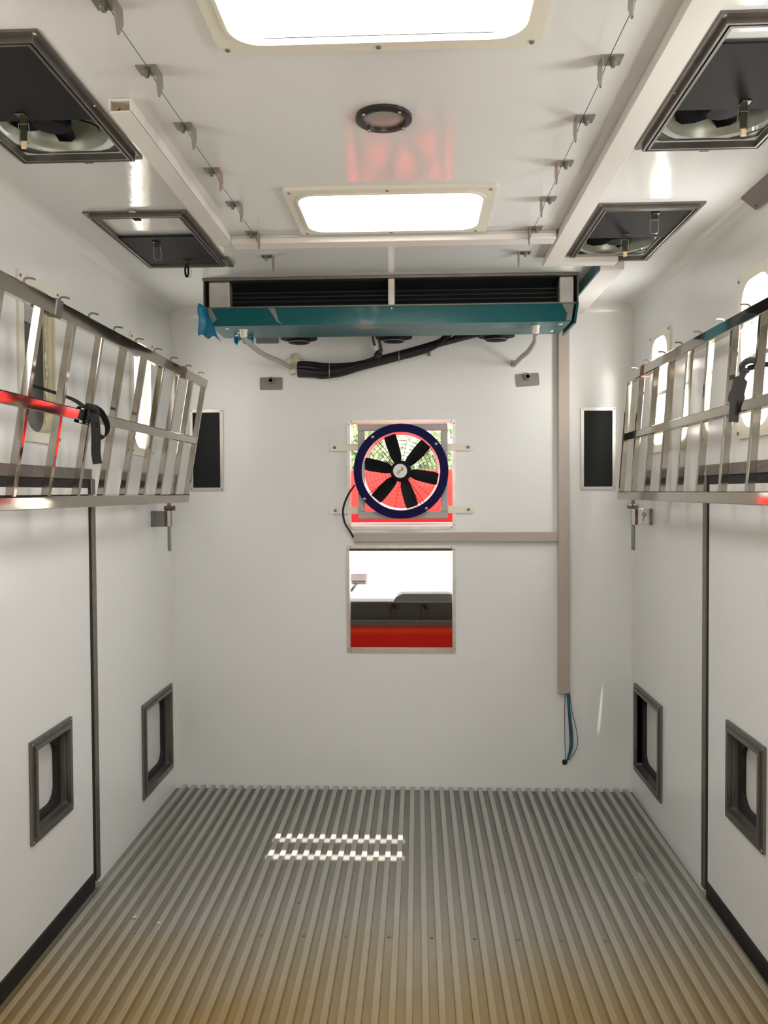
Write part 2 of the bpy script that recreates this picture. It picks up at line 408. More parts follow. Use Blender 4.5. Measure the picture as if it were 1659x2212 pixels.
# ------------------------------------------------------------------ upper side windows
wn = 2
for side in ('left', 'right'):
    P = SIDE[side]
    for j, (a, b) in enumerate(WIN[side]):
        wn += 1; w = sempty('window_%d' % wn, P((a+b)/2, 1.75, 0))
        zi0, zi1 = 1.755, 2.318
        lo = rr(a, b, zi0, zi1, .012); li = rr(a+.035, b-.035, 1.79, 2.284, .075)
        obj('frame', MB().ring(lo, li, 0, .010, P), 'cream_plastic', w)
        obj('reveal', MB().ring(rr(a+.031, b-.031, 1.786, 2.288, .078), li, -TS-.004, .001, P), 'cream_reveal', w)
        obj('pane', MB().plate(rr(a+.036, b-.036, 1.791, 2.283, .074), -.030, -.027, P), 'glass_clear', w)
        if side == 'right': obj('sash_bar', MB().box((a+.037, 2.025, -.027), (b-.037, 2.04, -.015), P), 'steel_dull', w)
        s0 = None
        for u, v in ((a+.012, zi0+.02), (b-.012, zi0+.02), (a+.012, zi1-.02), (b-.012, zi1-.02)):
            sg = 1 if side == 'left' else -1
            mb = MB().lathe([(.006, 0), (.005, .003*sg), (0, .004*sg)], P(u, v, .010), 'x', 10)
            if s0 is None: s0 = obj('screw', mb, 'steel_dull', w); su = (u, v)
            else: again(s0, w, (0, u-su[0], v-su[1]))
        if side == 'left' and j == 0:
            # outside storm flap standing in front of this window
            mb = MB().bbox((a+.01, 1.76, -.070), (b+.20, 2.32, -.060), .004, P)
            o = obj('storm_flap', mb, 'shutter_grey', w)
            obj('storm_flap_stay', MB().bbox((a+.05, 2.18, -.060), (b+.12, 2.30, -.048), .006, P), 'grey_frame', w)
            obj('foam_strip', MB().tube(smooth_path([P(b-.042, 1.81+.05*k, -.02-.006*(k % 2)) for k in range(10)], 3), .005, 6), 'foam', w)

# ------------------------------------------------------------------ low wall vents (four)
def low_vent(side, y0, y1, z0, z1, label):
    P = SIDE[side]; t = thing('wall_vent', label, 'vent', P((y0+y1)/2, z0, 0), 'square wall vents near the floor')
    f = .035
    obj('frame', MB().ring(rr(y0, y1, z0, z1, .003, 2), rr(y0+f, y1-f, z0+f, z1-f, .003, 2), 0, .010, P)
        .ring(rr(y0+.019, y1-.019, z0+.019, z1-.019, .002, 2), rr(y0+f, y1-f, z0+f, z1-f, .002, 2), .010, .017, P), 'aluminium_frame', t)
    li = rr(y0+f, y1-f, z0+f, z1-f, .012, 4)
    obj('liner', MB().ring(rr(y0+f-.004, y1-f+.004, z0+f-.004, z1-f+.004, .014, 4), li, -.024, .002, P), 'vent_liner', t)
    e = .028
    obj('gasket', MB().ring(rr(y0+f-.004, y1-f+.004, z0+f-.004, z1-f+.004, .02, 5), rr(y0+f+e, y1-f-e, z0+f+e, z1-f-e, .055, 5), -.040, -.023, P), 'black_rubber', t)
    obj('flap', MB().plate(rr(y0+f, y1-f, z0+f, z1-f, .02, 3), -.046, -.041, P), 'vent_white', t)
    sg = 1 if side == 'left' else -1
    s0 = None
    for u, v in ((y0+.009, z0+.009), (y1-.009, z0+.009), (y0+.009, z1-.009), (y1-.009, z1-.009)):
        if s0 is None: s0 = obj('screw', MB().lathe([(.004, 0), (.003, .002*sg), (0, .003*sg)], P(u, v, .010), 'x', 8), 'steel', t); su = (u, v)
        else: again(s0, t, (0, u-su[0], v-su[1]))
low_vent('left', 2.655, 2.98, .387, .740, 'smaller dark-framed square vent in the left door, nearer the camera')
low_vent('left', 3.765, 4.225, .117, .570, 'larger dark-framed square vent low on the left wall beside the back corner')
low_vent('right', 2.655, 2.98, .390, .743, 'smaller dark-framed square vent in the right door, cut by the picture edge')
low_vent('right', 3.765, 4.230, .127, .580, 'larger dark-framed square vent low on the right wall beside the back corner')

# ------------------------------------------------------------------ back wall openings
def wall_frame(name, x0, x1, z0, z1, m, f=.016):
    w = sempty(name, ((x0+x1)/2, D, z0))
    obj('frame', MB().ring(rr(x0, x1, z0, z1, .003, 2), rr(x0+f, x1-f, z0+f, z1-f, .003, 2), 0, .005, PB), m, w)
    obj('reveal', MB().ring(rr(x0+.0092, x1-.0092, z0+.0092, z1-.0092, .003, 2), rr(x0+f, x1-f, z0+f, z1-f, .003, 2), -T-.005, .001, PB), m, w)
    s0 = None
    for u in (x0, x1):
        for v in (z0, z1):
            for du, dv in ((.008, .022), (.022, .008)):
                uu = u+du if u == x0 else u-du; v2 = v+dv if v == z0 else v-dv
                if s0 is None: s0 = obj('screw', MB().lathe([(.0035, 0), (.003, -.002), (0, -.003)], (uu, D-.005, v2), 'y', 8), 'steel_dull', w); su = (uu, v2)
                else: again(s0, w, (uu-su[0], 0, v2-su[1]))
    return w
wall_frame('window_1', -.279, .295, 1.379, 1.959, 'aluminium_light')
w2 = wall_frame('window_2', -.287, .293, .719, 1.293, 'aluminium_light')
obj('pane', MB().box((-.273, D+.035, .733), (.279, D+.039, 1.279)), 'glass_clear', w2)
obj('gasket', MB().bbox((-.272, D+.003, 1.262), (.278, D+.033, 1.279), .003), 'rust', w2)

# ------------------------------------------------------------------ axial fan in window_1
FC = Vector((.008, 4.2, 1.684))
fan = thing('axial_fan', 'round navy-rimmed axial fan with six black blades in the back wall opening', 'fan', FC)
obj('flange_ring', MB().lathe([(.203, -.004), (.203, .004), (.246, .004), (.246, -.004)], FC, 'y', 64, True), 'navy', fan)
obj('duct', MB().lathe([(.2025, -.003), (.2065, -.003), (.198, .088), (.194, .088)], FC, 'y', 64, True), 'duct_silver', fan)
obj('rear_ring', MB().lathe([(.194, .089), (.194, .095), (.210, .095), (.210, .089)], FC, 'y', 48, True), 'navy', fan)
hub = obj('hub', MB().lathe([(.0, -.018), (.047, -.018), (.053, -.012), (.056, 0), (.056, .05), (.03, .075), (.0, .075)], FC, 'y', 40), 'black_fan', fan)
lab = obj('hub_label', MB().lathe([(0, -.0195), (.036, -.0195), (.036, -.018), (0, -.018)], FC+Vector((-.004, 0, .001)), 'y', 40), 'label_white', hub)
def blade_mb(a0):
    rows = [(.050, -.022, .024), (.078, -.034, .032), (.12, -.037, .035), (.165, -.038, .036), (.188, -.037, .034), (.195, -.031, .028)]
    vs = []; ca, sa = math.cos(a0), math.sin(a0)
    for side in (-.0022, .0022):
        for r_, w0, w1 in rows:
            for q in range(4):
                w = w0+(w1-w0)*q/3; tw = math.radians(34-70*(r_-.05)); camb = .006*(1-((q-1.5)/1.5)**2)
                lw, ly = w*math.cos(tw), w*math.sin(tw)*.75+.022+side+camb
                vs.append((FC.x + r_*ca - lw*sa, FC.y + ly, FC.z + r_*sa + lw*ca))
    n = len(rows)*4; fs = []
    for i in range(len(rows)-1):
        for q in range(3):
            a = i*4+q; fs += [(a, a+1, a+5, a+4), (n+a, n+a+4, n+a+5, n+a+1)]
    per = [q for q in range(4)] + [i*4+3 for i in range(1, len(rows))] + [(len(rows)-1)*4+q for q in (2, 1, 0)] + [i*4 for i in range(len(rows)-2, 0, -1)]
    for k in range(len(per)): a, b_ = per[k], per[(k+1) % len(per)]; fs.append((a, b_, n+b_, n+a))
    return MB().add(vs, fs)
for k in range(6): obj('blade', blade_mb(math.radians(108-60*k)), 'black_fan', fan)
for k, (dx, dz) in enumerate(((-.146, .178), (.182, .140), (.130, -.193), (-.190, -.143))):
    v = Vector((dx, 0, dz)); u = v.normalized(); n_ = Vector((-u.z, 0, u.x))
    st = MB()
    for s_ in (-.008, .008):
        st.tube([FC+v*.98+n_*s_+Vector((0, .006, 0)), FC+v*.6+n_*s_+Vector((0, .03, 0)), FC+u*.05+n_*s_+Vector((0, .06, 0))], .0018, 6)
    obj('strut', st, 'black_fan', fan)
    obj('bolt', MB().lathe([(.008, -.004), (.008, -.007), (.004, -.010), (0, -.010)], FC+v, 'y', 12), 'steel', fan)
for k in range(8): obj('guard_ring', MB().tube([FC+Vector((math.cos(2*PI*q/40)*(.045+.02*k), .082, math.sin(2*PI*q/40)*(.045+.02*k))) for q in range(40)], .0014, 5, True), 'black_cable', fan)
for k in range(6):
    a = math.radians(20+60*k); obj('guard_spoke', MB().tube([FC+Vector((math.cos(a)*.04, .084, math.sin(a)*.04)), FC+Vector((math.cos(a)*.2, .086, math.sin(a)*.2))], .0014, 5), 'black_cable', fan)
# square mounting frame (behind the rim) and its four straps to the wall
mf = obj('mounting_frame', MB(), 'grey_frame', fan); bpy.data.objects.remove(mf)
for nm, a, b_ in (('frame_bar', (-.225, .02, .211), (.243, .052, .247)), ('frame_bar', (-.225, .02, -.247), (.243, .052, -.211)), ('frame_bar', (-.225, .021, -.211), (-.189, .051, .211)), ('frame_bar', (.207, .021, -.211), (.243, .051, .211))):
    obj(nm, MB().bbox(FC+Vector(a), FC+Vector(b_), .003), 'grey_frame', fan)
for x0_, x1_, z in ((-.373, -.190, 1.814), (.215, .389, 1.811), (-.372, -.190, 1.480), (.215, .390, 1.482)):
    far_ = x0_ if x0_ < -.3 else x1_
    s_ = obj('mounting_strap', MB().add([], []).plate(rr(x0_, x1_, z-.019, z+.019, .006, 3), .006, .010, PB), 'cream_plastic', fan)
    bx = far_ + (.028 if far_ < 0 else -.028)
    obj('strap_bolt', MB().lathe([(.008, 0), (.008, -.004), (.004, -.008), (0, -.008)], (bx, D-.010, z), 'y', 10), 'steel_dull', s_)
# sticker print: a small two-tone emblem and two lines of lettering, upside down along the diagonal
def text(body, size, loc, rotY, parent, m, name='lettering'):
    c = bpy.data.curves.new(name, 'FONT'); c.body = body; c.size = size; c.align_x = 'CENTER'; c.align_y = 'CENTER'; c.extrude = .0002
    c.materials.append(MATS[m]); o = bpy.data.objects.new('text_source', c); COL.objects.link(o)
    o.parent = parent; o.location = Vector(loc)-OFF[parent.name]
    o.rotation_euler = (Matrix.Rotation(-rotY, 3, 'Y') @ Matrix.Rotation(PI/2, 3, 'X')).to_euler()
    me = bpy.data.meshes.new_from_object(o.evaluated_get(bpy.context.evaluated_depsgraph_get()))
    q = bpy.data.objects.new(name, me); COL.objects.link(q); q.parent = parent; q.location = o.location; q.rotation_euler = o.rotation_euler
    bpy.data.objects.remove(o); bpy.data.curves.remove(c); OFF[q.name] = OFF[parent.name]; return q
lc = FC+Vector((-.004, -.0200, .001)); a = math.radians(42); ux, uz = math.cos(a), math.sin(a)
def lp(s_, t_): return (lc.x+ux*s_-uz*t_, lc.y, lc.z+uz*s_+ux*t_)
em = lambda L, y: MB().add([Vector(lp(*q))+Vector((0, -y, 0)) for q in L]+[Vector(lp(*q)) for q in L], [tuple(range(len(L))), tuple(range(len(L), 2*len(L)))[::-1]]+[(k, (k+1)%len(L), len(L)+(k+1)%len(L), len(L)+k) for k in range(len(L))])
OFF['lab2'] = OFF[lab.name]
obj('emblem', em([(.008, -.0065), (.019, -.0085), (.0215, .003), (.0135, .006)], .0004), 'label_orange', hub)
obj('emblem', em([(.0125, .0062), (.0215, .0032), (.0225, .0075), (.0175, .0085)], .0004), 'label_ink', hub)
obj('emblem', em([(.006, -.0045), (.0088, -.0065), (.0105, .0), (.0085, .003)], .0005), 'label_ink', hub)
text('ZIEHL', .0085, lp(-.008, .0035), a, hub, 'label_ink'); text('ABEGG', .0085, lp(-.009, -.0035), a, hub, 'label_ink')
tag(obj('fan_cable', MB().tube(smooth_path([(-.232, 4.20, 1.615), (-.27, 4.22, 1.56), (-.298, 4.25, 1.49), (-.292, 4.26, 1.42), (-.262, 4.275, 1.365), (-.246, 4.285, 1.335)]), .0055, 8), 'black_cable'),
    'black cable looping from the navy axial fan down to the beige trunking', 'cable')

# ------------------------------------------------------------------ dark blanking panels on the back wall
def dark_panel(x0, x1, z0, z1, label):
    t = thing('blanking_panel', label, 'panel', ((x0+x1)/2, D, z0), 'dark blanking panels on the back wall')
    obj('frame', MB().ring(rr(x0, x1, z0, z1, .002, 2), rr(x0+.016, x1-.016, z0+.016, z1-.016, .002, 2), 0, .008, PB), 'aluminium_light', t)
    obj('plate', MB().box((x0+.015, D-.004, z0+.015), (x1-.015, D, z1-.015)), 'black_plate', t)
    s0 = None
    for u in (x0+.008, x1-.008):
        for v in (z0+.008, z1-.008):
            if s0 is None: s0 = obj('screw', MB().lathe([(.0035, 0), (.003, -.002), (0, -.003)], (u, D-.008, v), 'y', 8), 'steel_dull', t); su = (u, v)
            else: again(s0, t, (u-su[0], 0, v-su[1]))
dark_panel(-1.122, -.943, 1.589, 2.022, 'tall dark panel in a thin metal frame behind the left barred gate')
dark_panel(.950, 1.130, 1.583, 2.013, 'tall dark panel in a thin metal frame to the right of the beige trunking')

# ------------------------------------------------------------------ trunking, wires, plates on the back wall
def trunk(name, label, parts, m='beige_trunk', group=None):
    a, b_ = parts[0][1:3]
    t = thing(name, label, 'trunking', [(a[i]+b_[i])/2 for i in range(3)], group)
    for nm, p, q, mm in parts: obj(nm, MB().bbox(p, q, .003), mm or m, t)
    return t
trunk('cable_conduit', 'vertical beige cable trunking down the right of the back wall', [('base', (.830, D-.012, .515), (.884, D, 2.42), None), ('cover', (.828, D-.034, .512), (.886, D-.010, 2.42), None)])
trunk('cable_conduit', 'short horizontal beige cable trunking just below the axial fan', [('base', (-.243, D-.012, 1.314), (.827, D, 1.360), None), ('cover', (-.245, D-.032, 1.312), (.827, D-.010, 1.362), None)])
wires = thing('loose_wires', 'loose blue and black wires hanging from the trunking into a hole', 'wires', (.875, D, .14))
for k, (dx, bow, r_, m) in enumerate(((-.008, -.004, .0018, 'black_cable'), (.004, .012, .0025, 'wire_blue'), (.002, .017, .0022, 'black_cable'), (.010, .020, .0045, 'wire_teal'), (.008, .016, .0035, 'wire_blue'), (.014, .040, .0017, 'black_cable'))):
    obj('wire', MB().tube(smooth_path([(.874+dx, D-.02, .52), (.873+dx+bow*.35, D-.022, .42), (.873+dx*.6+bow*1.1, D-.024, .31), (.873+dx*.4+bow*1.25, D-.024, .23), (.872+bow*.6, D-.016, .165), (.868, D+.002, .14)]), r_, 7), m, wires)
obj('grommet', MB().lathe([(.014, 0), (.014, -.005), (.009, -.006), (.008, -.0005), (0, -.0005)], (.867, D, .139), 'y', 18), 'black_rubber', wires)
def wall_plate(x, z, tilt, label):
    t = thing('wall_plate', label, 'bracket', (x, D, z), 'grey stud plates on the back wall')
    def P(u, v, w): c, s_ = math.cos(tilt), math.sin(tilt); return (x+u*c-v*s_, D-w, z+u*s_+v*c)
    obj('plate', MB().plate(rr(-.0605, .0605, -.033, .033, .006, 3), 0, .004, P), 'grey_plate', t)
    c = P(0, .016, .004)
    obj('stud', MB().lathe([(.020, 0), (.020, -.008), (.016, -.016), (.0105, -.016), (.0105, -.006), (0, -.006)], c, 'y', 20), 'grey_plate', t)
    obj('stud_hole', MB().lathe([(.0100, -.0165), (0, -.0165)], c, 'y', 16), 'black_hole', t)
wall_plate(-.682, 2.156, 0, 'small grey stud plate under the left end of the cooler')
wall_plate(.673, 2.161, math.radians(4), 'small grey stud plate under the right drain hose, slightly tilted')
wall_plate(-.70, 2.402, 0, 'grey stud plate half hidden behind the bottom of the cooler')

# ------------------------------------------------------------------ evaporator (cooler) under the ceiling
ev = thing('cooler', 'wide flat ceiling cooler with dark coils and torn teal protective film', 'cooler', (-.03, 3.66, 2.55))
obj('housing', MB().box((-.868, 3.735, 2.40), (.812, 4.20, 2.549)), 'coil_black', ev)
obj('top_flange', MB().bbox((-.877, 3.655, 2.536), (.815, 3.74, 2.5495), .002), 'aluminium_dark', ev)
obj('air_baffle', MB().add([(-.755, 3.70, 2.536), (.731, 3.70, 2.536), (.731, 3.735, 2.503), (-.755, 3.735, 2.503), (-.755, 3.735, 2.536), (.731, 3.735, 2.536)], [(0,1,2,3), (0,4,5,1), (3,2,5,4), (0,3,4), (1,5,2)]), 'coil_black', ev)
for x0_, x1_ in ((-.873, -.868), (.806, .812)): obj('end_plate', MB().box((x0_, 3.657, 2.415), (x1_, 3.74, 2.537)), 'aluminium_dark', ev)
obj('end_block', MB().bbox((-.852, 3.672, 2.415), (-.757, 3.737, 2.536), .004), 'aluminium_light', ev)
obj('end_block', MB().bbox((.731, 3.672, 2.415), (.795, 3.737, 2.536), .004), 'aluminium_light', ev)
obj('divider', MB().bbox((-.036, 3.660, 2.416), (-.005, 3.737, 2.537), .003), 'aluminium_light', ev)
for a_, b_ in ((-.757, -.036), (-.005, .731)):
    for k in range(4): obj('coil_tube', MB().tube([(a_, 3.722, 2.494-.0205*k), (b_, 3.722, 2.496-.0205*k)], .0026, 8), 'coil_tube', ev)
def pan():
    A = [(-.860, 3.660, 2.416), (.797, 3.660, 2.416)]; B = [(-.846, 3.658, 2.332), (.779, 3.658, 2.332)]; C = [(-.842, 3.935, 2.330), (.775, 3.935, 2.330)]; E_ = [(-.855, 3.95, 2.40), (.79, 3.95, 2.40)]
    v = [A[0], B[0], C[0], E_[0], A[1], B[1], C[1], E_[1]]
    return MB().add(v, [(0,4,5,1), (1,5,6,2), (2,6,7,3), (3,7,4,0), (0,1,2,3), (4,7,6,5)])
obj('drip_pan', pan(), 'film_teal', ev)
for pts in ([(-.853, 2.412), (-.838, 2.412), (-.812, 2.364), (-.838, 2.337), (-.846, 2.372)], [(-.578, 2.411), (-.548, 2.411), (-.540, 2.388), (-.533, 2.356), (-.514, 2.336), (-.540, 2.350), (-.558, 2.382)], [(.738, 2.413), (.790, 2.413), (.781, 2.336), (.757, 2.336), (.762, 2.370)]):
    obj('bare_metal', MB().add([(a_, 3.6585-(2.416-b_)*.02, b_) for a_, b_ in pts]+[(a_, 3.6600, b_) for a_, b_ in pts], [tuple(range(len(pts))), tuple(range(len(pts), 2*len(pts)))[::-1]]+[(k, (k+1)%len(pts), len(pts)+(k+1)%len(pts), len(pts)+k) for k in range(len(pts))]), 'grey_plate', ev)
obj('pan_lip', MB().box((-.862, 3.655, 2.412), (.800, 3.667, 2.4175)), 'aluminium_frame', ev)
obj('pan_end', MB().add([(.803, 3.655, 2.415), (.814, 3.655, 2.415), (.800, 3.652, 2.322), (.789, 3.652, 2.322), (.803, 3.94, 2.415), (.814, 3.94, 2.415), (.800, 3.94, 2.322), (.789, 3.94, 2.322)],
    [(0,1,2,3), (4,7,6,5), (0,4,5,1), (1,5,6,2), (2,6,7,3), (3,7,4,0)]), 'film_teal', ev)
# loose blue film hanging off the left end
g = MB(); nu, nv = 9, 8; vs = []
for k in range(nv+1):
    for q in range(nu+1):
        u, v = q/nu, k/nv
        x = -.890-.004*math.sin(v*9)+u*(.032+.072*v**1.2); y = 3.640-.012*math.sin(5*u+4*v)-.01*v; z = 2.434-.018*u*(1-v)-v*(.148+.018*u)+.010*math.sin(11*u)*v*v
        vs.append((x, y+.004*random.random(), z))
fs = [(k*(nu+1)+q, k*(nu+1)+q+1, (k+1)*(nu+1)+q+1, (k+1)*(nu+1)+q) for k in range(nv) for q in range(nu)]
g.add(vs, fs, True); lf = obj('loose_film', g, 'film_loose', ev); md = lf.modifiers.new('thickness', 'SOLIDIFY'); md.thickness = .0012
g = MB(); vs = []
for k in range(3):
    for q in range(9):
        vs.append((-.79+.012*q, 3.90+.01*(q % 2), 2.329-.012*k*(1+.6*math.sin(q*1.7))))
g.add(vs, [(k*9+q, k*9+q+1, (k+1)*9+q+1, (k+1)*9+q) for k in range(2) for q in range(8)]); lf = obj('loose_film', g, 'film_loose', ev); md = lf.modifiers.new('thickness', 'SOLIDIFY'); md.thickness = .001
for x in (-.497, -.022, .487):
    f_ = obj('cooler_fan', MB().lathe([(.092, .060), (.092, .002), (.060, 0), (.056, -.012), (.045, -.018), (0, -.020)], (x, 4.06, 2.343), 'z', 28), 'black_fan', ev)
    obj('guard_ring', MB().tube([(x+.052*math.cos(2*PI*q/24), 4.06+.052*math.sin(2*PI*q/24), 2.328) for q in range(24)], .003, 5, True), 'steel_dull', f_)
for x in (-.708, .634): obj('drain_fitting', MB().lathe([(.020, .0), (.020, -.004), (.017, -.010), (.017, -.030), (.010, -.036), (0, -.036)], (x, 3.74, 2.331), 'z', 18), 'cream_plastic', ev)
for x, y in ((-.775, 3.70), (-.742, 3.80), (-.765, 3.86), (.74, 3.70), (.725, 3.86)): obj('pan_plug', MB().lathe([(.009, 0), (.008, -.004), (0, -.005)], (x, y, 2.3305), 'z', 12), 'cream_plastic', ev)
obj('screw', MB().lathe([(.006, 0), (.005, -.003), (0, -.004)], (-.020, 3.658, 2.402), 'y', 10), 'steel', ev)
tag(obj('drain_hose', MB().tube(smooth_path([(-.708, 3.74, 2.294), (-.69, 3.80, 2.275), (-.655, 3.93, 2.25), (-.61, 4.10, 2.245), (-.568, 4.285, 2.236)]), .0125, 12), 'grey_hose'), 'longer grey drain hose curving from the left end of the cooler to the foam patch', 'hose')
tag(obj('drain_hose', MB().tube(smooth_path([(.634, 3.74, 2.294), (.640, 3.80, 2.272), (.632, 3.95, 2.252), (.618, 4.12, 2.25), (.606, 4.288, 2.243)]), .0125, 12), 'grey_hose'), 'shorter grey drain hose from the right end of the cooler to the wall', 'hose')
def blob(name, c, rx, rz, d, seed, label):
    rnd = random.Random(seed); bm = bmesh.new(); bmesh.ops.create_icosphere(bm, subdivisions=3, radius=1); mb = MB()
    ph = [rnd.uniform(0, 6) for _ in range(6)]
    for v in bm.verts:
        p = v.co; k = 1+.14*math.sin(4*p.x+ph[0])*math.sin(5*p.z+ph[1])+.05*math.sin(9*p.x+ph[2]+4*p.z)+.04*math.sin(11*p.z+ph[3])
        v.co = Vector((c[0]+p.x*rx*k, c[1]+p.y*d*k, c[2]+p.z*rz*k))
    bm.verts.index_update()
    mb.add([v.co[:] for v in bm.verts], [tuple(v.index for v in f.verts) for f in bm.faces], True); bm.free()
    return tag(obj(name, mb, 'foam'), label, 'foam patch')
blob('foam_patch', (-.552, D-.004, 2.252), .046, .056, .026, 3, 'lumpy cream foam patch where the black cables enter the back wall')
blob('foam_patch', (.606, D-.002, 2.246), .020, .020, .014, 5, 'small cream foam plug at the end of the right drain hose')
cb = thing('cable_bundle', 'thick bundle of black cables sagging along the wall below the cooler', 'cables', (-.2, 4.25, 2.24))
base = [(-.535, 4.285, 2.232), (-.45, 4.262, 2.222), (-.394, 4.258, 2.216), (-.30, 4.255, 2.223), (-.199, 4.25, 2.243), (-.03, 4.24, 2.280), (.14, 4.225, 2.322)]
tails = [[(.22, 4.20, 2.358), (.25, 4.17, 2.40)], [(.26, 4.19, 2.352), (.33, 4.15, 2.385), (.38, 4.12, 2.40)], [(.28, 4.2, 2.352), (.44, 4.12, 2.375), (.49, 4.09, 2.36)], [(.25, 4.19, 2.35), (.42, 4.12, 2.372), (.48, 4.10, 2.36)], [(.23, 4.19, 2.352), (.28, 4.16, 2.40)]]
for k, (dz, dy) in enumerate(((.028, -.002), (.012, -.012), (-.006, -.014), (-.022, -.008), (-.034, .0))):
    sq = [1, .95, .85, .65, .45, .42, .42]
    pts = [(x, y+dy*s_, z+dz*s_+(.004*math.sin(k*2+i) if 0 < i < 5 else 0)) for i, ((x, y, z), s_) in enumerate(zip(base, sq))] + tails[k]
    obj('cable', MB().tube(smooth_path(pts), .0125, 8), 'black_cable', cb)
obj('cable', MB().tube(smooth_path([(-.135, 4.20, 2.40), (-.132, 4.215, 2.36), (-.118, 4.225, 2.32), (-.10, 4.235, 2.285), (-.06, 4.23, 2.278)]), .006, 8), 'black_cable', cb)
obj('cable', MB().tube(smooth_path([(-.105, 4.20, 2.40), (-.100, 4.215, 2.355), (-.094, 4.225, 2.32), (-.115, 4.235, 2.285), (-.17, 4.235, 2.262)]), .007, 8), 'black_cable', cb)
obj('tape_wrap', MB().tube(smooth_path([(-.104, 4.222, 2.342), (-.100, 4.226, 2.32), (-.106, 4.23, 2.295), (-.112, 4.235, 2.275)]), [.009]*6+[.017]*6+[.022]*7, 8), 'black_rubber', cb)
for i in (2, 5): obj('cable_tie', MB().tube([(base[i][0]+.03, base[i][1]-.004+.026*math.cos(2*PI*q/14)*1.0, base[i][2]+(.036 if i == 2 else .028)*math.sin(2*PI*q/14)) for q in range(14)], .0028, 5, True), 'steel_dull', cb)
obj('cable_clip', MB().bbox((.150, D-.012, 2.292), (.166, D, 2.312), .002), 'steel_dull', cb)
tl = obj('tag_label', MB().plate([(-.129, 2.330), (-.108, 2.341), (-.101, 2.318), (-.121, 2.305)], .092, .094, PB), 'label_white', cb)
text('8', .013, (-.109, D-.0945, 2.3235), math.radians(25), tl, 'label_ink')

# ------------------------------------------------------------------ ceiling trunking
tkm = 'white_plastic'
t = trunk('ceiling_conduit', 'left white ceiling trunking with an open cut end showing tan inside', [('base', (-.660, 1.985, H-.008), (-.608, 3.06, H), tkm)], group=None)
for a_, b_ in (((-.662, 1.985, H-.036), (-.658, 3.16, H)), ((-.610, 1.985, H-.036), (-.606, 3.06, H)), ((-.662, 1.985, H-.036), (-.606, 3.06, H-.032))): obj('cover', MB().bbox(a_, b_, .001), tkm, t)
obj('cut_end', MB().box((-.658, 2.015, H-.032), (-.610, 2.02, H-.008)), 'beige_inside', t)
obj('wire', MB().tube(smooth_path([(-.65, 2.014, H-.024), (-.645, 2.00, H-.027), (-.635, 1.99, H-.024)]), .002, 6), 'rust', t)
obj('inner_wall', MB().box((-.658, 1.99, H-.0315), (-.610, 2.06, H-.0305)), 'beige_inside', t)
trunk('ceiling_conduit', 'white trunking crossing the ceiling behind the far skylight', [('base', (-.660, 3.062, H-.014), (.615, 3.12, H), tkm), ('cover', (-.606, 3.052, H-.034), (.613, 3.128, H-.012), tkm)])
t = trunk('ceiling_conduit', 'right white ceiling trunking running from the camera to the cooler', [('base', (.622, RB+.2, H-.014), (.682, 3.375, H), tkm), ('cover', (.617, RB+.2, H-.036), (.687, 3.372, H-.012), tkm)])
trunk('ceiling_conduit', 'short white trunking elbow at the right end of the cooler', [('base', (.622, 3.378, H-.014), (.915, 3.43, H), 'beige_trunk'), ('cover', (.617, 3.375, H-.036), (.918, 3.436, H-.012), 'white_plastic')])
t = thing('wall_duct', 'white ceiling duct with a teal filmed side beyond the cooler', 'duct', (.92, 3.85, H))
obj('casing', MB().bbox((.858, 3.445, H-.05), (.96, D-.002, H-.001), .004), 'white_plastic', t)
obj('film_strip', MB().box((.852, 3.445, H-.052), (.8575, D-.002, H-.003)), 'film_teal', t)

# ------------------------------------------------------------------ ceiling hooks and wires
hook0 = {}
def hook(side, x, y, label):
    s_ = 1 if side == 'left' else -1
    t = thing('ceiling_hook', label, 'hook', (x, y, H), 'steel hooks in two rows on the ceiling')
    obj('plate', MB().bbox((x-.024, y-.022, H-.004), (x+.024, y+.022, H), .001), 'steel', t)
    xe = x+s_*.022
    pr = [(y-.022, H), (y+.024, H), (y+.030, H-.028), (y+.004, H-.062), (y-.004, H-.060), (y-.022, H-.026)]
    mb = MB(); n = len(pr); mb.add([(xe, a_, b_) for a_, b_ in pr] + [(xe+s_*.003, a_, b_) for a_, b_ in pr], [tuple(range(n)), tuple(range(n, 2*n))[::-1]] + [(k, (k+1)%n, n+(k+1)%n, n+k) for k in range(n)])
    obj('leg', mb, 'steel', t)
    obj('bolt', MB().lathe([(.009, 0), (.009, -.006), (.006, -.008), (.005, -.014), (0, -.014)], (x-s_*.004, y, H-.004), 'z', 10), 'steel_dull', t)
    return t
HY = {'left': (1.604, 1.859, 2.146, 2.443, 2.727, 3.034, 3.333), 'right': (1.60, 1.869, 2.157, 2.446, 2.738, 3.037, 3.344)}
ordn = ['cut by the top edge of the picture', 'second from the camera', 'third from the camera', 'fourth from the camera', 'fifth from the camera', 'just before the crossing trunking', 'last one, beside the cooler']
for side, x in (('left', -.520), ('right', .532)):
    t0 = None
    for k, y in enumerate(HY[side]):
        lb = 'steel ceiling hook of the %s row, %s' % (side, ordn[k])
        if t0 is None: t0 = hook(side, x, y, lb)
        else: dup(t0, (x, y, H), lb)
for side, x, s_ in (('left', -.520, 1), ('right', .532, -1)):
    pts = []
    ys = HY[side][:6] if side == 'left' else HY[side][:6]
    pts.append((x+s_*.012, .9, H-.012))
    for y in ys: pts += [(x+s_*.016, y-.03, H-.022), (x+s_*.018, y+.022, H-.034)]
    tag(obj('hook_cord', MB().tube(pts, .0009, 5), 'black_cable'), 'thin black cord threaded through the %s row of ceiling hooks' % side, 'cord')

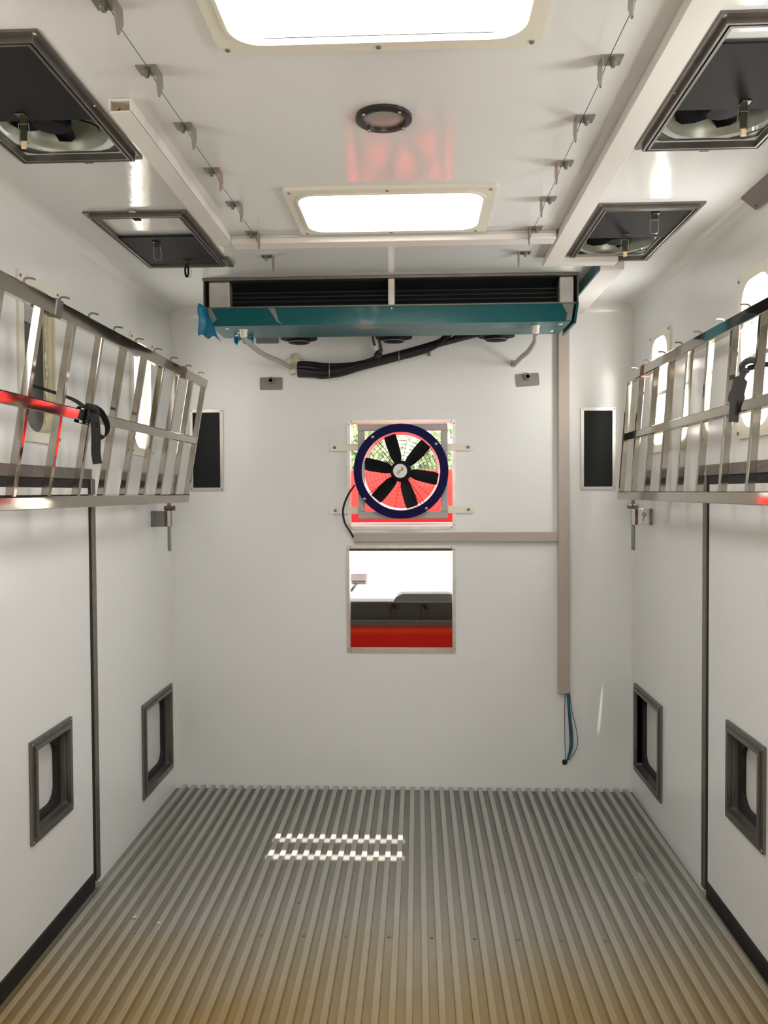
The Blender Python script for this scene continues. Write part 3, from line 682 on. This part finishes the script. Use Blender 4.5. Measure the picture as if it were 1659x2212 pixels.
# ------------------------------------------------------------------ skylights
def skylight(x0, x1, y0, y1, label, slits, scr_):
    t = thing('skylight', label, 'skylight', ((x0+x1)/2, (y0+y1)/2, H))
    li = rr(x0+.038, x1-.038, y0+.040, y1-.040, .065, 8)
    obj('frame', MB().ring(rr(x0, x1, y0, y1, .006, 8), li, 0, .012, PC).ring(rr(x0+.03, x1-.03, y0+.032, y1-.032, .07, 8), li, .012, .016, PC), 'cream_plastic', t)
    obj('well', MB().ring(rr(x0+.034, x1-.034, y0+.036, y1-.036, .068, 8), li, -.10, .002, PC), 'cream_plastic', t)
    yy = [y0+.034] + [q for s_ in slits for q in s_] + [y1-.034]
    for k in range(0, len(yy), 2): obj('pane', MB().box((x0+.032, yy[k], H+.06), (x1-.032, yy[k+1], H+.066)), 'frosted', t)
    for a_, b_ in slits: obj('clear_strip', MB().box((x0+.032, a_, H+.0615), (x1-.032, b_, H+.0645)), 'glass_clear', t)  # clear strips added to throw the two sun bands on the floor
    s0 = None
    for u, v in scr_:
        if s0 is None: s0 = obj('screw', MB().lathe([(.006, 0), (.005, -.003), (0, -.004)], (u, v, H-.012), 'z', 10), 'steel_dull', t); su = (u, v)
        else: again(s0, t, (u-su[0], v-su[1], 0))
    return t
skylight(-.335, .350, 2.590, 3.035, 'far bright skylight in a cream frame in front of the cooler', [(2.70, 2.748), (2.873, 2.918)], [(-.315, 2.61), (.33, 2.61), (.0, 2.605), (-.31, 3.018), (.31, 3.018), (0, 3.02)])
skylight(-.335, .360, 1.255, 1.785, 'near bright skylight cut by the top edge of the picture', [], [(-.315, 1.766), (.34, 1.766), (.012, 1.77)])
cl = thing('ceiling_lamp', 'round recessed ceiling lamp in a dark bezel between the skylights', 'lamp', (.009, 2.124, H))
obj('bezel', MB().lathe([(.0735, 0), (.0735, -.008), (.068, -.012), (.057, -.012), (.054, -.004), (.054, 0)], (.009, 2.124, H), 'z', 40), 'lamp_bezel', cl)
obj('lens', MB().lathe([(.055, -.003), (.040, -.006), (.02, -.008), (0, -.0085)], (.009, 2.124, H), 'z', 36), 'lens', cl)
for k in range(4):
    a = math.radians(40+90*k); obj('screw', MB().lathe([(.005, 0), (.004, -.003), (0, -.004)], (.009+.065*math.cos(a), 2.124+.065*math.sin(a), H-.012), 'z', 10), 'steel', cl)

# ------------------------------------------------------------------ roof ventilators in the ceiling
def roof_vent(x0, x1, y0, y1, hole, cov, latches, label, spin):
    t = thing('roof_vent', label, 'vent', ((x0+x1)/2, (y0+y1)/2, H), 'framed roof ventilators with sliding covers')
    f = .034
    obj('frame', MB().ring(rr(x0, x1, y0, y1, .002, 2), rr(x0+f, x1-f, y0+f, y1-f, .002, 2), 0, .006, PC)
        .ring(rr(x0+.016, x1-.016, y0+.016, y1-.016, .002, 2), rr(x0+.022, x1-.022, y0+.022, y1-.022, .002, 2), .006, .018, PC)
        .ring(rr(x0+.027, x1-.027, y0+.027, y1-.027, .002, 2), rr(x0+f, x1-f, y0+f, y1-f, .002, 2), .006, .018, PC), 'aluminium_frame', t)
    obj('cover', MB().bbox((x0+.030, cov[0], H-.013), (x1-.030, cov[1], H-.008), .001), 'charcoal_plate', t)
    cx, cy = (hole[0]+hole[1])/2, (hole[2]+hole[3])/2; hw, hd = (hole[1]-hole[0])/2, (hole[3]-hole[2])/2
    # octagonal mouth plate, flared duct, hood, hub and sickle blades
    n = 32; outer = []; octo = []
    for k in range(n):
        a = 2*PI*(k+.5)/n; c, s_ = math.cos(a), math.sin(a); q = 1/max(abs(c)/hw, abs(s_)/hd); outer.append((cx+c*q, cy+s_*q))
        m_ = min(1/max(abs(c)/(hw*.97), abs(s_)/(hd*.97)), 1/max(1e-9, (abs(c)+abs(s_))/(hw*1.50))); octo.append((cx+c*m_, cy+s_*m_))
    obj('corner_plate', MB().ring(outer, octo, -.008, -.004, PC), 'aluminium_frame', t)
    r0 = min(hw, hd)*.96
    obj('duct', MB().lathe([(r0*1.015, .010), (r0*.98, .020), (r0*.90, .034), (r0*.88, .12), (r0*.90, .12), (r0*.92, .036), (r0*1.0, .024), (r0*1.03, .012)], (cx, cy, H), 'z', 36, True), 'fan_duct_grey', t)
    obj('hood', MB().lathe([(0, .175), (r0*1.3, .165), (r0*1.38, .105), (r0*1.40, .105), (r0*1.32, .175), (0, .185)], (cx, cy, H), 'z', 32), 'fan_duct_grey', t)
    obj('hub', MB().lathe([(0, .004), (.042, .006), (.050, .014), (.052, .06), (.03, .11), (0, .11)], (cx, cy-.02, H), 'z', 24), 'black_fan', t)
    for k in range(5):
        a0 = spin+2*PI*k/5; vs = []
        rows = [(.045, -.55, .50), (.07, -.42, .46), (.095, -.22, .42), (.115, .02, .42), (r0*.87, .32, .44)]
        for dz in (0, .003):
            for r_, a1, a2 in rows:
                for q in range(3):
                    a = a0+a1+(a2-a1)*q/2; vs.append((cx+r_*math.cos(a), cy-.02*(1-(r_-.045)/.09)+r_*math.sin(a), H+.024+.024*q/2+dz))
        m = len(rows)*3; fs = []
        for i in range(len(rows)-1):
            for q in range(2): a = i*3+q; fs += [(a, a+1, a+4, a+3), (m+a, m+a+3, m+a+4, m+a+1)]
        per = [0, 1, 2] + [i*3+2 for i in range(1, len(rows))] + [len(rows)*3-2, len(rows)*3-3] + [i*3 for i in range(len(rows)-2, 0, -1)]
        for i in range(len(per)): a, b_ = per[i], per[(i+1) % len(per)]; fs.append((a, b_, m+b_, m+a))
        obj('blade', MB().add(vs, fs), 'black_fan', t)
    for kind, lx, ly in latches:
        lz = H-.013
        L = obj('latch', MB().bbox((lx-.012, ly-.022, lz-.004), (lx+.012, ly+.004, lz), .001).bbox((lx-.010, ly-.002, lz-.020), (lx+.010, ly+.002, lz-.002), .001), 'latch', t)
        lw = [(lx-.013, ly, lz-.016), (lx-.014, ly+.006, lz-.055), (lx-.010, ly+.008, lz-.064), (lx+.010, ly+.008, lz-.064), (lx+.014, ly+.006, lz-.055), (lx+.013, ly, lz-.016)]
        if kind == 'grip':
            obj('latch_grip', MB().bbox((lx-.009, ly-.001, lz-.062), (lx+.009, ly+.004, lz-.018), .002), 'latch', L)
            obj('latch_glint', MB().bbox((lx-.0075, ly-.001, lz-.080), (lx+.0075, ly+.005, lz-.060), .004), 'latch_glint', L)  # reflection at the latch end, put into a pale block and its colour
        if kind == 'hook':
            obj('latch_grip', MB().tube(smooth_path([(lx-.006, ly, lz-.01), (lx-.010, ly, lz-.04), (lx-.004, ly, lz-.062), (lx+.003, ly, lz-.052), (lx+.002, ly, lz-.02)]), .004, 7), 'black_fan', L)
        obj('latch_loop', MB().tube(lw, .0013, 6), 'steel', L)
    tabx = cx+.02
    obj('catch', MB().bbox((tabx-.013, y1-.002, H-.010), (tabx+.013, y1+.012, H-.002), .001), 'latch', t)
    s0 = None
    for u, v in ((x0+.01, y0+.01), (x1-.01, y0+.01), (x0+.01, y1-.01), (x1-.01, y1-.01), (x1-.01, (y0+y1)/2), (x0+.01, (y0+y1)/2)):
        if s0 is None: s0 = obj('screw', MB().lathe([(.0045, 0), (.0035, -.0025), (0, -.003)], (u, v, H-.006), 'z', 8), 'steel', t); su = (u, v)
        else: again(s0, t, (u-su[0], v-su[1], 0))
    return t
t = roof_vent(-1.058, -.698, 2.772, 3.440, FANH[0], (3.025, 3.375), [('loop', -.90, 3.09), ('hook', -.855, 3.345)], 'far left roof vent, its dark cover slid almost shut', .3)
obj('catch', MB().bbox((-.893, 2.800, H-.020), (-.868, 2.822, H-.004), .001), 'black_fan', t)
obj('catch', MB().bbox((-.893, 2.757, H-.008), (-.868, 2.775, H-.001), .001), 'steel', t)
obj('corner_tab', MB().bbox((-.712, 3.33, H-.014), (-.683, 3.44, H-.001), .001), 'aluminium_dark', t)
roof_vent(.708, 1.068, 2.790, 3.452, FANH[1], (2.824, 3.135), [('loop', .920, 2.875), ('grip', .875, 3.10)], 'far right roof vent with its fan half uncovered', 1.0)
roof_vent(-1.058, -.698, 1.685, 2.340, FANH[2], (1.718, 2.070), [('grip', -.905, 2.045)], 'near left roof vent cut by the left edge, fan blades showing', .3)
roof_vent(.712, 1.068, 1.692, 2.352, FANH[3], (1.795, 2.100), [('grip', .905, 2.070)], 'near right roof vent cut by the right edge, white strip before its cover', 1.0)

# ------------------------------------------------------------------ barred gates along the side walls
def gate(side, xb, xt, yend, label):
    s_ = 1 if side == 'left' else -1; zb, zt = 1.553, 2.122; L = 2.45
    t = thing('barred_gate', label, 'gate', (xb, yend-L/2, zb))
    ax = Vector((xt-xb, 0, zt-zb)).normalized(); nn = Vector((ax.z, 0, -ax.x)); B0 = Vector((xb, 0, zb))
    def G(a_, y, n_): v = B0+ax*a_+nn*n_; return (v.x, y, v.z)
    Pg = lambda a_, y, n_: G(a_, y, n_)
    Lh = (Vector((xt, 0, zt))-B0).length
    obj('bottom_rail', MB().bbox((-.020, yend-L, -.016), (.020, yend, .016), .003, Pg), 'polished_steel', t)
    obj('top_rail', MB().bbox((Lh-.022, yend-L, -.016), (Lh+.022, yend, .016), .003, Pg), 'polished_steel', t)
    am = (1.838-zb)/ax.z
    obj('middle_rail', MB().bbox((am-.018, yend-L, -.014), (am+.018, yend-.03, .014), .003, Pg), 'polished_steel', t)
    b0 = None; n = 12
    for k in range(n):
        y = yend-.010-.2195*k
        if y < yend-L: break
        if b0 is None: b0 = obj('bar', MB().bbox((.018, y-.010, -.012), (Lh-.020, y+.010, .012), .002, Pg), 'polished_steel', t); h0 = None; y00 = y
        else: again(b0, t, (0, y-y00, 0))
        if k == 0: continue
        hy = y+.145
        if h0 is None:
            p = [(Lh+.020, s_*.002), (Lh+.026, -s_*.012), (Lh+.037, -s_*.014), (Lh+.044, -s_*.008), (Lh+.045, s_*.008), (Lh+.043, s_*.016)]
            h0 = obj('hook', MB().tube(smooth_path([G(a_, hy, n_) for a_, n_ in p], 4), .0032, 6), 'steel_dull', t); hy0 = hy
        else: again(h0, t, (0, hy-hy0, 0))
    ycl = (yend-.40, yend-1.68) if side == 'left' else (yend-.28,)
    for k, y in enumerate(ycl): obj('collar', MB().bbox((Lh-.025, y-.022, -.019), (Lh+.026, y+.022, .019), .003, Pg), 'rust' if k == 0 else 'aluminium_dark', t)
    for a_ in (-.002, Lh): obj('end_pin', MB().cyl(G(a_, yend-.001, 0), G(a_, yend+.012, 0), .004, None, 8), 'steel_dull', t)
    return G, am
GL, amL = gate('left', -1.066, -.969, 4.022, 'left steel barred gate folded along the wall, leaning into the room')
GR, amR = gate('right', 1.091, 1.133, 4.032, 'right steel barred gate folded along the wall beside the bright windows')
def hinge(side, label):
    s_ = 1 if side == 'left' else -1; y = 3.95
    X = lambda w: -s_*(W2-w)
    t = thing('gate_hinge', label, 'hinge', (X(0), y, 1.45))
    def bx(w0, w1, y0, y1, z0, z1): return MB().bbox((min(X(w0), X(w1)), y0, z0), (max(X(w0), X(w1)), y1, z1), .002)
    pl = obj('plate', bx(0, .068, y-.003, y+.003, 1.411, 1.490), 'grey_plate' if side == 'left' else 'aluminium_light', t)
    obj('wall_flange', bx(0, .012, y-.012, y+.04, 1.411, 1.490), 'steel_dull', t)
    for z in (1.421, 1.480): obj('bolt', MB().lathe([(.005, 0), (.004, -.004), (0, -.005)], (X(.009), y-.012, z), 'y', 8), 'steel_dull', t)
    obj('hinge_block', bx(.066, .082, y-.006, y+.02, 1.412, 1.490), 'rust', t)
    obj('sleeve', bx(.080, .100, y-.010, y+.012, 1.411, 1.492), 'polished_steel', t)
    obj('rod', MB().cyl((X(.088), y, 1.291), (X(.088), y, 1.535), .0088, None, 14), 'steel_dull', t)
    obj('knuckle', MB().cyl((X(.066), y-.002, 1.503), (X(.092), y-.002, 1.503), .012, None, 14).cyl((X(.097), y-.002, 1.503), (X(.117), y-.002, 1.503), .012, None, 14), 'rust' if side == 'left' else 'steel_dull', t)
    if side == 'right':
        c = (1.181, 1.463)
        mk = [(c[0]+.0085*math.cos(math.radians(a)), y-.0042, c[1]+.0085*math.sin(math.radians(a))) for a in range(0, 361, 24)]
        mb = MB().tube(mk, .0012, 5).tube(smooth_path([(c[0]+.013, y-.0042, c[1]+.003), (c[0]+.004, y-.0042, c[1]-.006), (c[0]-.001, y-.0042, c[1]-.02), (c[0]-.002, y-.0042, c[1]-.034)]), .0012, 5)
        obj('painted_mark', mb, 'label_ink', pl)
hinge('left', 'steel hinge bracket with hanging rod on the left wall under the gate end')
hinge('right', 'steel hinge bracket with a hand-drawn 9 on the right wall under the gate end')

# ------------------------------------------------------------------ webbing straps tying the gates to the windows
st = thing('strap', 'black webbing strap knotted on the left gate, tail hanging down', 'strap', (-1.0, 2.68, 1.85))
kx, ky, kz = GL(amL, 2.66, .016)
obj('tie', MB().ribbon(smooth_path([(-1.225, 2.665, 1.95), (-1.16, 2.667, 1.93), (-1.06, 2.665, 1.895), (kx-.01, ky, kz+.03)]), (.2, 1, .3), .022, .003), 'webbing', st)
obj('wrap', MB().ribbon([GL(amL-.024, 2.655, .020), GL(amL, 2.655, .021), GL(amL+.024, 2.66, .020), GL(amL+.026, 2.66, -.018), GL(amL-.026, 2.655, -.018), GL(amL-.027, 2.655, .017)], (0, 1, 0), .032, .003), 'webbing', st)
obj('tail', MB().ribbon(smooth_path([(kx+.004, ky+.008, kz+.035), (kx+.020, ky+.006, kz-.01), (kx+.022, ky+.010, kz-.07), (kx+.020, ky+.012, kz-.12), (kx+.024, ky+.014, kz-.158)]), (.8, .5, 0), .030, .003), 'webbing', st)
obj('bow_loop', MB().ribbon(smooth_path([(kx+.012, ky+.01, kz+.035), (kx+.030, ky+.04, kz+.015), (kx+.040, ky+.065, kz-.03), (kx+.032, ky+.06, kz-.065), (kx+.020, ky+.03, kz-.06), (kx+.018, ky+.01, kz-.02)]), (.6, -.5, .3), .028, .003), 'webbing', st)
obj('knot', MB().tube(smooth_path([(kx+.002, ky-.012, kz+.032), (kx+.016, ky+.004, kz+.028), (kx+.020, ky+.022, kz+.010), (kx+.012, ky+.012, kz-.012)]), .012, 7), 'webbing', st)
st = thing('strap', 'grey-black webbing strap knotted on the right gate beside the bright window', 'strap', (1.1, 2.56, 1.9))
kx, ky, kz = GR(amR+.112, 2.53, -.014)
obj('tie', MB().ribbon(smooth_path([(1.225, 2.57, 1.968), (1.19, 2.56, 1.966), (1.15, 2.545, 1.962), (kx+.0, ky+.006, kz)]), (0, .3, 1), .016, .003), 'webbing', st)
obj('knot', MB().tube(smooth_path([(kx+.014, ky-.03, kz+.016), (kx-.002, ky-.01, kz+.022), (kx-.010, ky+.02, kz+.014), (kx-.006, ky+.035, kz-.004), (kx-.002, ky+.012, kz-.006)]), .010, 7), 'webbing_grey', st)
obj('tail', MB().ribbon(smooth_path([(kx-.006, ky+.01, kz), (kx-.012, ky+.03, kz-.03), (kx-.014, ky+.055, kz-.075), (kx-.016, ky+.070, kz-.110), (kx-.016, ky+.078, kz-.158)]), (.5, -.8, 0), [.02]*6+[.046]*6+[.056]*5+[.034]*8, .004), 'webbing_grey', st)
obj('short_tail', MB().ribbon(smooth_path([(kx-.006, ky+.02, kz-.006), (kx-.008, ky+.06, kz-.030), (kx-.010, ky+.10, kz-.044)]), (.2, .2, 1), .016, .003), 'webbing_grey', st)
obj('wrap', MB().ribbon([GR(amR-.024, 2.605, -.018), GR(amR-.004, 2.605, -.019), GR(amR+.024, 2.605, -.018)], (0, 1, 0), .042, .004), 'webbing', st)

# small grey bracket high on the right wall
t = thing('corner_bracket', 'grey sheet bracket where the right wall meets the ceiling, at the picture edge', 'bracket', (1.2, 2.62, 2.5))
bq = [(1.176, H-.006), (W2-.0035, 2.505), (W2-.009, 2.500), (1.170, H-.003)]
obj('plate', MB().add([(a_, 2.765-.02*(k > 0 and k < 3), b_) for k, (a_, b_) in enumerate(bq)]+[(a_, 2.30, b_) for a_, b_ in bq], [(0,1,2,3), (4,7,6,5), (0,4,5,1), (1,5,6,2), (2,6,7,3), (3,7,4,0)]), 'grey_plate', t)
obj('screw', MB().lathe([(.006, 0), (.005, -.003), (0, -.004)], (1.206, 2.725, 2.511), 'x', 8), 'black_fan', t)

# two crumbs on the floor ribs
for k, (x, y, lb) in enumerate(((-.965, 2.93, 'pale crumb on the floor ribs, closer to the left wall'), (-.865, 2.895, 'pale crumb on the floor ribs, further from the left wall'))):
    bm = bmesh.new(); bmesh.ops.create_icosphere(bm, subdivisions=1, radius=.009)
    for v in bm.verts: v.co = Vector((v.co.x*random.uniform(.7, 1.3), v.co.y*random.uniform(.7, 1.2), v.co.z*.45))
    bm.verts.index_update(); zmin = min(v.co.z for v in bm.verts); mb = MB()
    xx = min(xs, key=lambda q: abs(q-x))
    mb.add([(v.co.x+xx, v.co.y+y, v.co.z-zmin) for v in bm.verts], [tuple(v.index for v in f.verts) for f in bm.faces]); bm.free()
    tag(obj('crumb', mb, 'crumb'), lb, 'debris', 'pale crumbs on the floor')

# ------------------------------------------------------------------ outside: ground, red cab, trees
struct('ground', MB().box((-40, -30, -1.25), (40, 60, -1.15)), 'concrete')
cab = thing('truck_cab', 'red truck cab with a dark rear window seen through the back wall openings', 'truck', (0, 5.4, -1.15))
PCB = lambda u, v, w: (u, 4.60+w, v)
obj('rear_panel', MB().slab((-1.05, 1.05), (-.45, 1.40), [(-.85, .85, .84, 1.33)], 0, .03, PCB), 'cab_red', cab)
obj('window_seal', MB().ring(rr(-.875, .875, .812, 1.345, .03), rr(-.845, .845, .842, 1.325, .03), -.006, .034, PCB), 'cab_trim', cab)
obj('rear_glass', MB().box((-.85, 4.614, .84), (.85, 4.618, 1.33)), 'glass_clear', cab)
prof = [(4.60, 1.395), (4.70, 1.47), (4.95, 1.61), (5.20, 1.71), (5.40, 1.725), (6.3, 1.70), (6.5, 1.55)]
vs = [(-1.05, a_, b_) for a_, b_ in prof]+[(1.05, a_, b_) for a_, b_ in prof]+[(-1.05, a_, b_-.03) for a_, b_ in prof]+[(1.05, a_, b_-.03) for a_, b_ in prof]; n = len(prof); fs = []
for k in range(n-1): fs += [(k, k+1, n+k+1, n+k), (2*n+k, 3*n+k, 3*n+k+1, 2*n+k+1), (k, 2*n+k, 2*n+k+1, k+1), (n+k, n+k+1, 3*n+k+1, 3*n+k)]
fs += [(0, n, 3*n, 2*n), (n-1, 3*n-1, 4*n-1, 2*n-1)]
obj('roof', MB().add(vs, fs), 'cab_red', cab)
obj('sunlit_strip', MB().bbox((-1.04, 4.575, 1.365), (1.04, 4.599, 1.404), .004), 'cab_light', cab)  # added pale bar; the sunlit edge is put into its colour
obj('headliner', MB().add([(x_*.97, y_, z_-.042) for x_, y_, z_ in vs[:2*n]]+[(x_*.97, y_, z_-.034) for x_, y_, z_ in vs[:2*n]], fs), 'cab_grey', cab)
for sx_ in (-1, 1):
    xo, xi = sx_*1.05, sx_*1.02
    obj('side_panel', MB().box((min(xo, xi), 4.63, -.45), (max(xo, xi), 6.6, .85)), 'cab_red', cab)
    obj('pillar', MB().box((min(xo, xi), 4.63, .85), (max(xo, xi), 4.75, 1.42)), 'cab_red', cab)
    obj('pillar', MB().box((min(xo, xi), 6.42, .7), (max(xo, xi), 6.52, 1.58)), 'cab_red', cab)
for sx_ in (-1, 1): obj('added_shade_panel', MB().bbox((sx_*1.06-.012, 4.37, -.45), (sx_*1.06+.012, 4.66, 1.38), .005), 'cab_dark', cab)  # panels added to keep side sky light off the lower red panel
obj('cab_floor', MB().box((-1.02, 4.63, -.45), (1.02, 6.6, -.40)), 'cab_dark', cab)
obj('front_panel', MB().box((-1.02, 6.56, -.45), (1.02, 6.6, .70)), 'cab_red', cab)
obj('dashboard', MB().bbox((-1.0, 6.02, .1), (1.0, 6.55, .735), .06), 'cab_grey', cab)
obj('dashboard_top', MB().bbox((-.98, 6.05, .736), (.98, 6.5, .775), .02), 'cab_light', cab)
obj('bulkhead', MB().bbox((-1.0, 4.76, -.40), (1.0, 4.80, .925), .01), 'cab_dark', cab)
def seat(x0, x1, zt, m):
    s_ = obj('seat', MB().plate(rr(x0, x1, .1, zt, .09, 6), 0, .14, lambda u, v, w: (u, 5.32+w, v)), m, cab)
    obj('seat_cushion', MB().bbox((x0, 4.95, .0), (x1, 5.44, .14), .04), m, s_)
seat(-.08, .38, .905, 'cab_grey'); seat(-.85, -.35, .80, 'cab_dark')
for x in (-.05, .13): obj('belt_post', MB().bbox((x-.018, 4.745, .60), (x+.018, 4.758, .925), .004).bbox((x-.035, 4.745, .885), (x+.035, 4.758, .925), .006), 'black_rubber', cab)
mr = obj('wing_mirror', MB().bbox((-.47, 6.75, .80), (-.33, 6.80, .905), .015), 'cab_grey', cab)
obj('mirror_glass', MB().box((-.455, 6.745, .835), (-.345, 6.751, .893)), 'grey_plate', mr)
obj('mirror_arm', MB().tube([(-.42, 6.78, .81), (-.47, 6.66, .74), (-.50, 6.58, .68)], .012, 8), 'cab_dark', mr)
for sx_ in (-1, 1):
    for y in (5.0, 6.1): obj('wheel', MB().lathe([(.18, -.1), (.34, -.12), (.36, -.08), (.36, .08), (.34, .12), (.18, .1), (0, .06)], (sx_*.86, y, -.79), 'x', 28), 'black_rubber', cab)
obj('chassis', MB().box((-.45, 4.65, -.75), (.45, 6.5, -.45)), 'cab_dark', cab)
def tree(x, y, h, r_, seed, label):
    rnd = random.Random(seed); t = thing('tree', label, 'tree', (x, y, -1.15), 'trees behind the red cab')
    obj('trunk', MB().tube([(x, y, -1.15), (x+.1, y, h*.4), (x, y+.1, h*.7)], [.2, .14, .08], 8), 'bark', t)
    mb = MB()
    cl_ = [(rnd.uniform(-r_, r_), rnd.uniform(-r_, r_), 1.2+rnd.uniform(0, h-1.6)) for _ in range(40)]
    for k in range(6500):
        c = rnd.choice(cl_); p = Vector((x+c[0]+rnd.gauss(0, .22), y+c[1]+rnd.gauss(0, .22), c[2]+rnd.gauss(0, .22)))
        a = Vector((rnd.gauss(0, 1), rnd.gauss(0, 1), rnd.gauss(0, 1))).normalized(); b_ = a.orthogonal().normalized(); s_ = rnd.uniform(.07, .14)
        mb.add([p-a*s_, p+b_*s_*.5, p+a*s_, p-b_*s_*.5], [(0, 1, 2, 3)])
    obj('foliage', mb, 'leaf_green', t)
struct('wall_glare', MB().box((-9, 9.0, -1.15), (9, 9.2, 1.25)), 'gelcoat')  # white wall added to stand for the glare beyond the cab
for x, y, h, r_, sd, lb in ((-1.25, 13, 4.6, 1.0, 1, 'leafy green tree beyond the red cab, left of the fan hub'), (1.55, 17, 5.2, 1.3, 2, 'leafy green tree beyond the red cab, right of the fan hub')):
    tree(x, y, h, r_, sd, lb)
